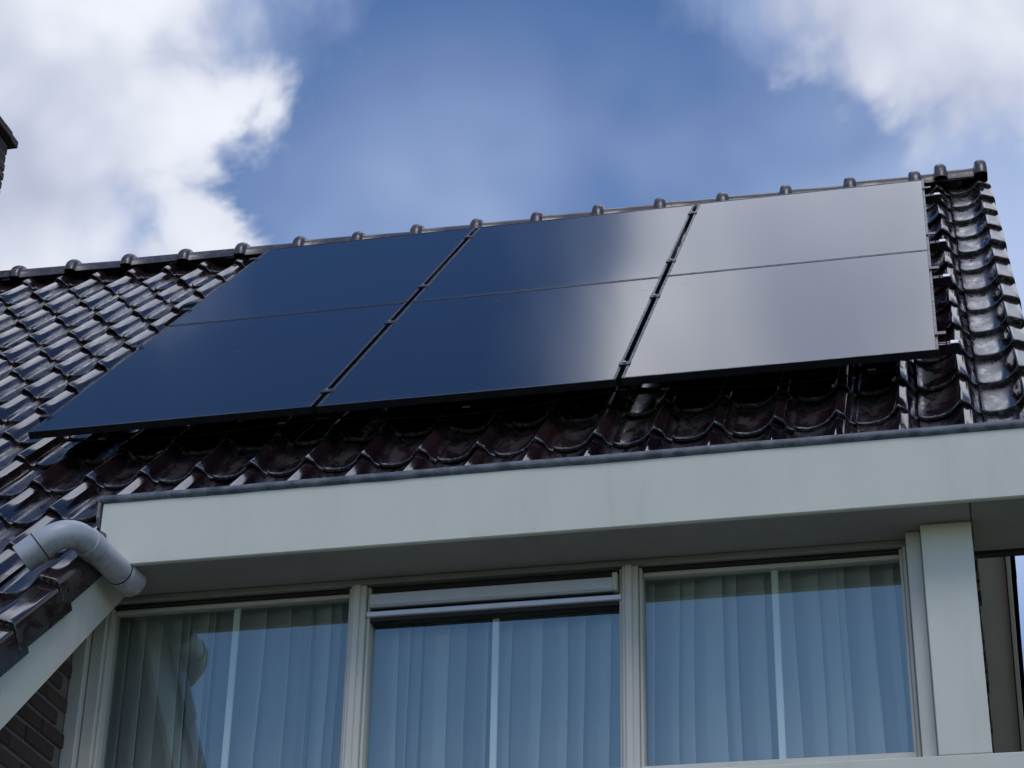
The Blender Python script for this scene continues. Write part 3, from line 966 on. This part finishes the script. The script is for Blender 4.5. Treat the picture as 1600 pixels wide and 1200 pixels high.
# ------------------------------------------------------------------ solar array
PW, PH, PG, PGR = 1.134, 1.667, 0.020, 0.006
def solar_panel(u, v, label):
    root = link('solar_panel', None, roofm(u + PW / 2, v, 0.0))
    tag(root, label, 'solar panel', 'solar panels on the roof')
    def L(x, y, z): return WM[root] @ Matrix.Translation((x, y, z))
    T = 0.030; LIP = 0.011
    # frame: four members
    for nm, x0, x1, y0, y1 in (('frame_rail', -PW / 2, PW / 2, 0, LIP), ('frame_rail', -PW / 2, PW / 2, PH - LIP, PH)):
        me = box_mesh(nm, x0, x1, y0, y1, -T, 0.0, 0.0012); link('frame_rail', me, L(0, 0, 0), root, FRAME)
    for x0, x1 in ((-PW / 2, -PW / 2 + LIP), (PW / 2 - LIP, PW / 2)):
        me = box_mesh('frame_stile', x0, x1, LIP + 0.0004, PH - LIP - 0.0004, -T, 0.0, 0.0012); link('frame_stile', me, L(0, 0, 0), root, FRAME)
    # glass: very slightly bowed sheet
    bm = bmesh.new(); rows = []
    NX, NY = 10, 14
    gx0, gx1, gy0, gy1 = -PW / 2 + LIP + 0.0003, PW / 2 - LIP - 0.0003, LIP + 0.0003, PH - LIP - 0.0003
    for j in range(NY + 1):
        rr = []
        for i in range(NX + 1):
            a, b = i / NX, j / NY
            z = -0.0016 - 0.0016 * (sin(pi * a) * sin(pi * b))
            rr.append(bm.verts.new((gx0 + (gx1 - gx0) * a, gy0 + (gy1 - gy0) * b, z)))
        rows.append(rr)
    for a, b in zip(rows, rows[1:]):
        for i in range(NX): bm.faces.new((a[i], a[i + 1], b[i + 1], b[i]))
    me = bm_mesh('glass', bm, True)
    link('glass', me, L(0, 0, 0), root, SOLAR)
    me = box_mesh('backsheet', gx0, gx1, gy0, gy1, -0.009, -0.006); link('backsheet', me, L(0, 0, 0), root, DARK)
    return root
cols = ['left', 'middle', 'right']
desc = {
    (0, 1): 'upper left solar panel, dark blue, beside the bare tiles under the ridge',
    (0, 0): 'lower left solar panel, dark navy, nearest the grey drainpipe',
    (1, 1): 'upper middle solar panel turning from blue to grey below the ridge',
    (1, 0): 'lower middle solar panel with cloud reflected in its right corner',
    (2, 1): 'upper right solar panel, pale grey with cloud, below the ridge end',
    (2, 0): 'lower right solar panel, pale grey with cloud, above the white fascia'}
for (ci, ri), lab in desc.items():
    solar_panel(ci * (PW + PG), ri * (PH + PGR), lab)

RV = [0.205, 1.285, 1.975, 3.085]
names = ['lowest', 'second lowest', 'second highest', 'highest']
def rail(v, idx):
    u0, u1 = -0.03, 3 * PW + 2 * PG + 0.075
    root = link('mounting_rail', None, roofm((u0 + u1) / 2, v, -0.080))
    tag(root, names[idx] + ' mounting rail under the solar panels, bright end showing beside the right tiles', 'mounting rail', 'rails carrying the solar panels')
    sg = lambda u: sag(u)
    def L(u, dv, off): 
        return roofm(u, v + dv, off)
    # rail in three lengths following the roof: channel section with a slot
    prof = [(-0.020, -0.0395), (0.020, -0.0395), (0.020, 0.0), (0.006, 0.0), (0.006, -0.010), (-0.006, -0.010), (-0.006, 0.0), (-0.020, 0.0)]
    bm = bmesh.new(); prev = None
    inv = WM[root].inverted()
    for k in range(7):
        u = u0 + (u1 - u0) * k / 6
        row = [bm.verts.new(inv @ (roofm(u, v + a, -0.0365 + b).translation)) for a, b in prof]
        if prev:
            for i in range(len(prof)): bm.faces.new((prev[i], prev[(i + 1) % 8], row[(i + 1) % 8], row[i]))
        else: bm.faces.new(row)
        prev = row
    bm.faces.new(prev)
    link('rail_profile', bm_mesh('rail_profile', bm), WM[root], root, FRAME)
    me = box_mesh('rail_end_bright_plate', -0.014, 0.014, -0.0205, 0.0205, 0.0005, 0.004, 0.0008); link('rail_end_bright_plate', me, L(u1 - 0.018, 0, -0.0365), root, ALU)  # plate added to imitate the bright sky reflection on the rail end's top
    # roof hooks
    for u in (0.25, 0.98, 1.7, 2.45, 3.2):
        me = box_mesh('roof_hook', -0.015, 0.015, -0.11, 0.026, -0.006, 0.0); link('roof_hook', me, L(u, 0, -0.0765), root, ALU)
    # mid clamps bridge the column gaps, end clamps grip the outer frames
    for ci in (1, 2):
        u = ci * (PW + PG) - PG / 2
        bm = bmesh.new(); add_box(bm, -0.021, 0.021, -0.022, 0.022, 0.0006, 0.0046)
        add_box(bm, -0.0085, 0.0085, -0.0215, 0.0215, -0.030, 0.0004)
        cm = link('mid_clamp', bm_mesh('mid_clamp', bm), L(u, 0, 0), root, CLAMP)
        bm = bmesh.new(); bmesh.ops.create_cone(bm, cap_ends=True, segments=8, radius1=0.007, radius2=0.006, depth=0.006)
        link('bolt', bm_mesh('bolt', bm), L(u, 0, 0.0078), root, ALU)
    for u, sgn in ((3 * PW + 2 * PG, 1), (0.0, -1)):
        bm = bmesh.new()
        a, b = (-0.010, 0.030) if sgn > 0 else (-0.030, 0.010)
        add_box(bm, a, b, -0.020, 0.020, 0.0006, 0.0042)
        a, b = (0.026, 0.030) if sgn > 0 else (-0.030, -0.026)
        add_box(bm, a, b, -0.0198, 0.0198, -0.036, 0.0004)
        link('end_clamp', bm_mesh('end_clamp', bm), L(u, 0, 0), root, CLAMP)
    me = box_mesh('rail_end_cap', 0, 0.003, -0.020, 0.020, -0.040, 0.0, 0.0008)
    link('rail_end_cap', me, L(u1 + 0.001, 0, -0.0365), root, DARK)
    return root
for i, v in enumerate(RV): rail(v, i)
# black cable clipped under the lower edge of the array
cp = []
rc = random.Random(5)
for i in range(0, 121):
    u = 0.1 + 3.2 * i / 120
    P = roofm(u, 0.10 + 0.02 * sin(u * 3.1), -0.075 - 0.030 * abs(sin(u * 2.75)) ** 1.5).translation
    cp.append((P, 0.0035))
o = link('cable', tube_mesh('cable', cp, 0.0035, 6), None, None, DARK)
tag(o, 'thin black cable sagging under the lower edge of the solar panels', 'cable')
print('tiles', n_tiles)
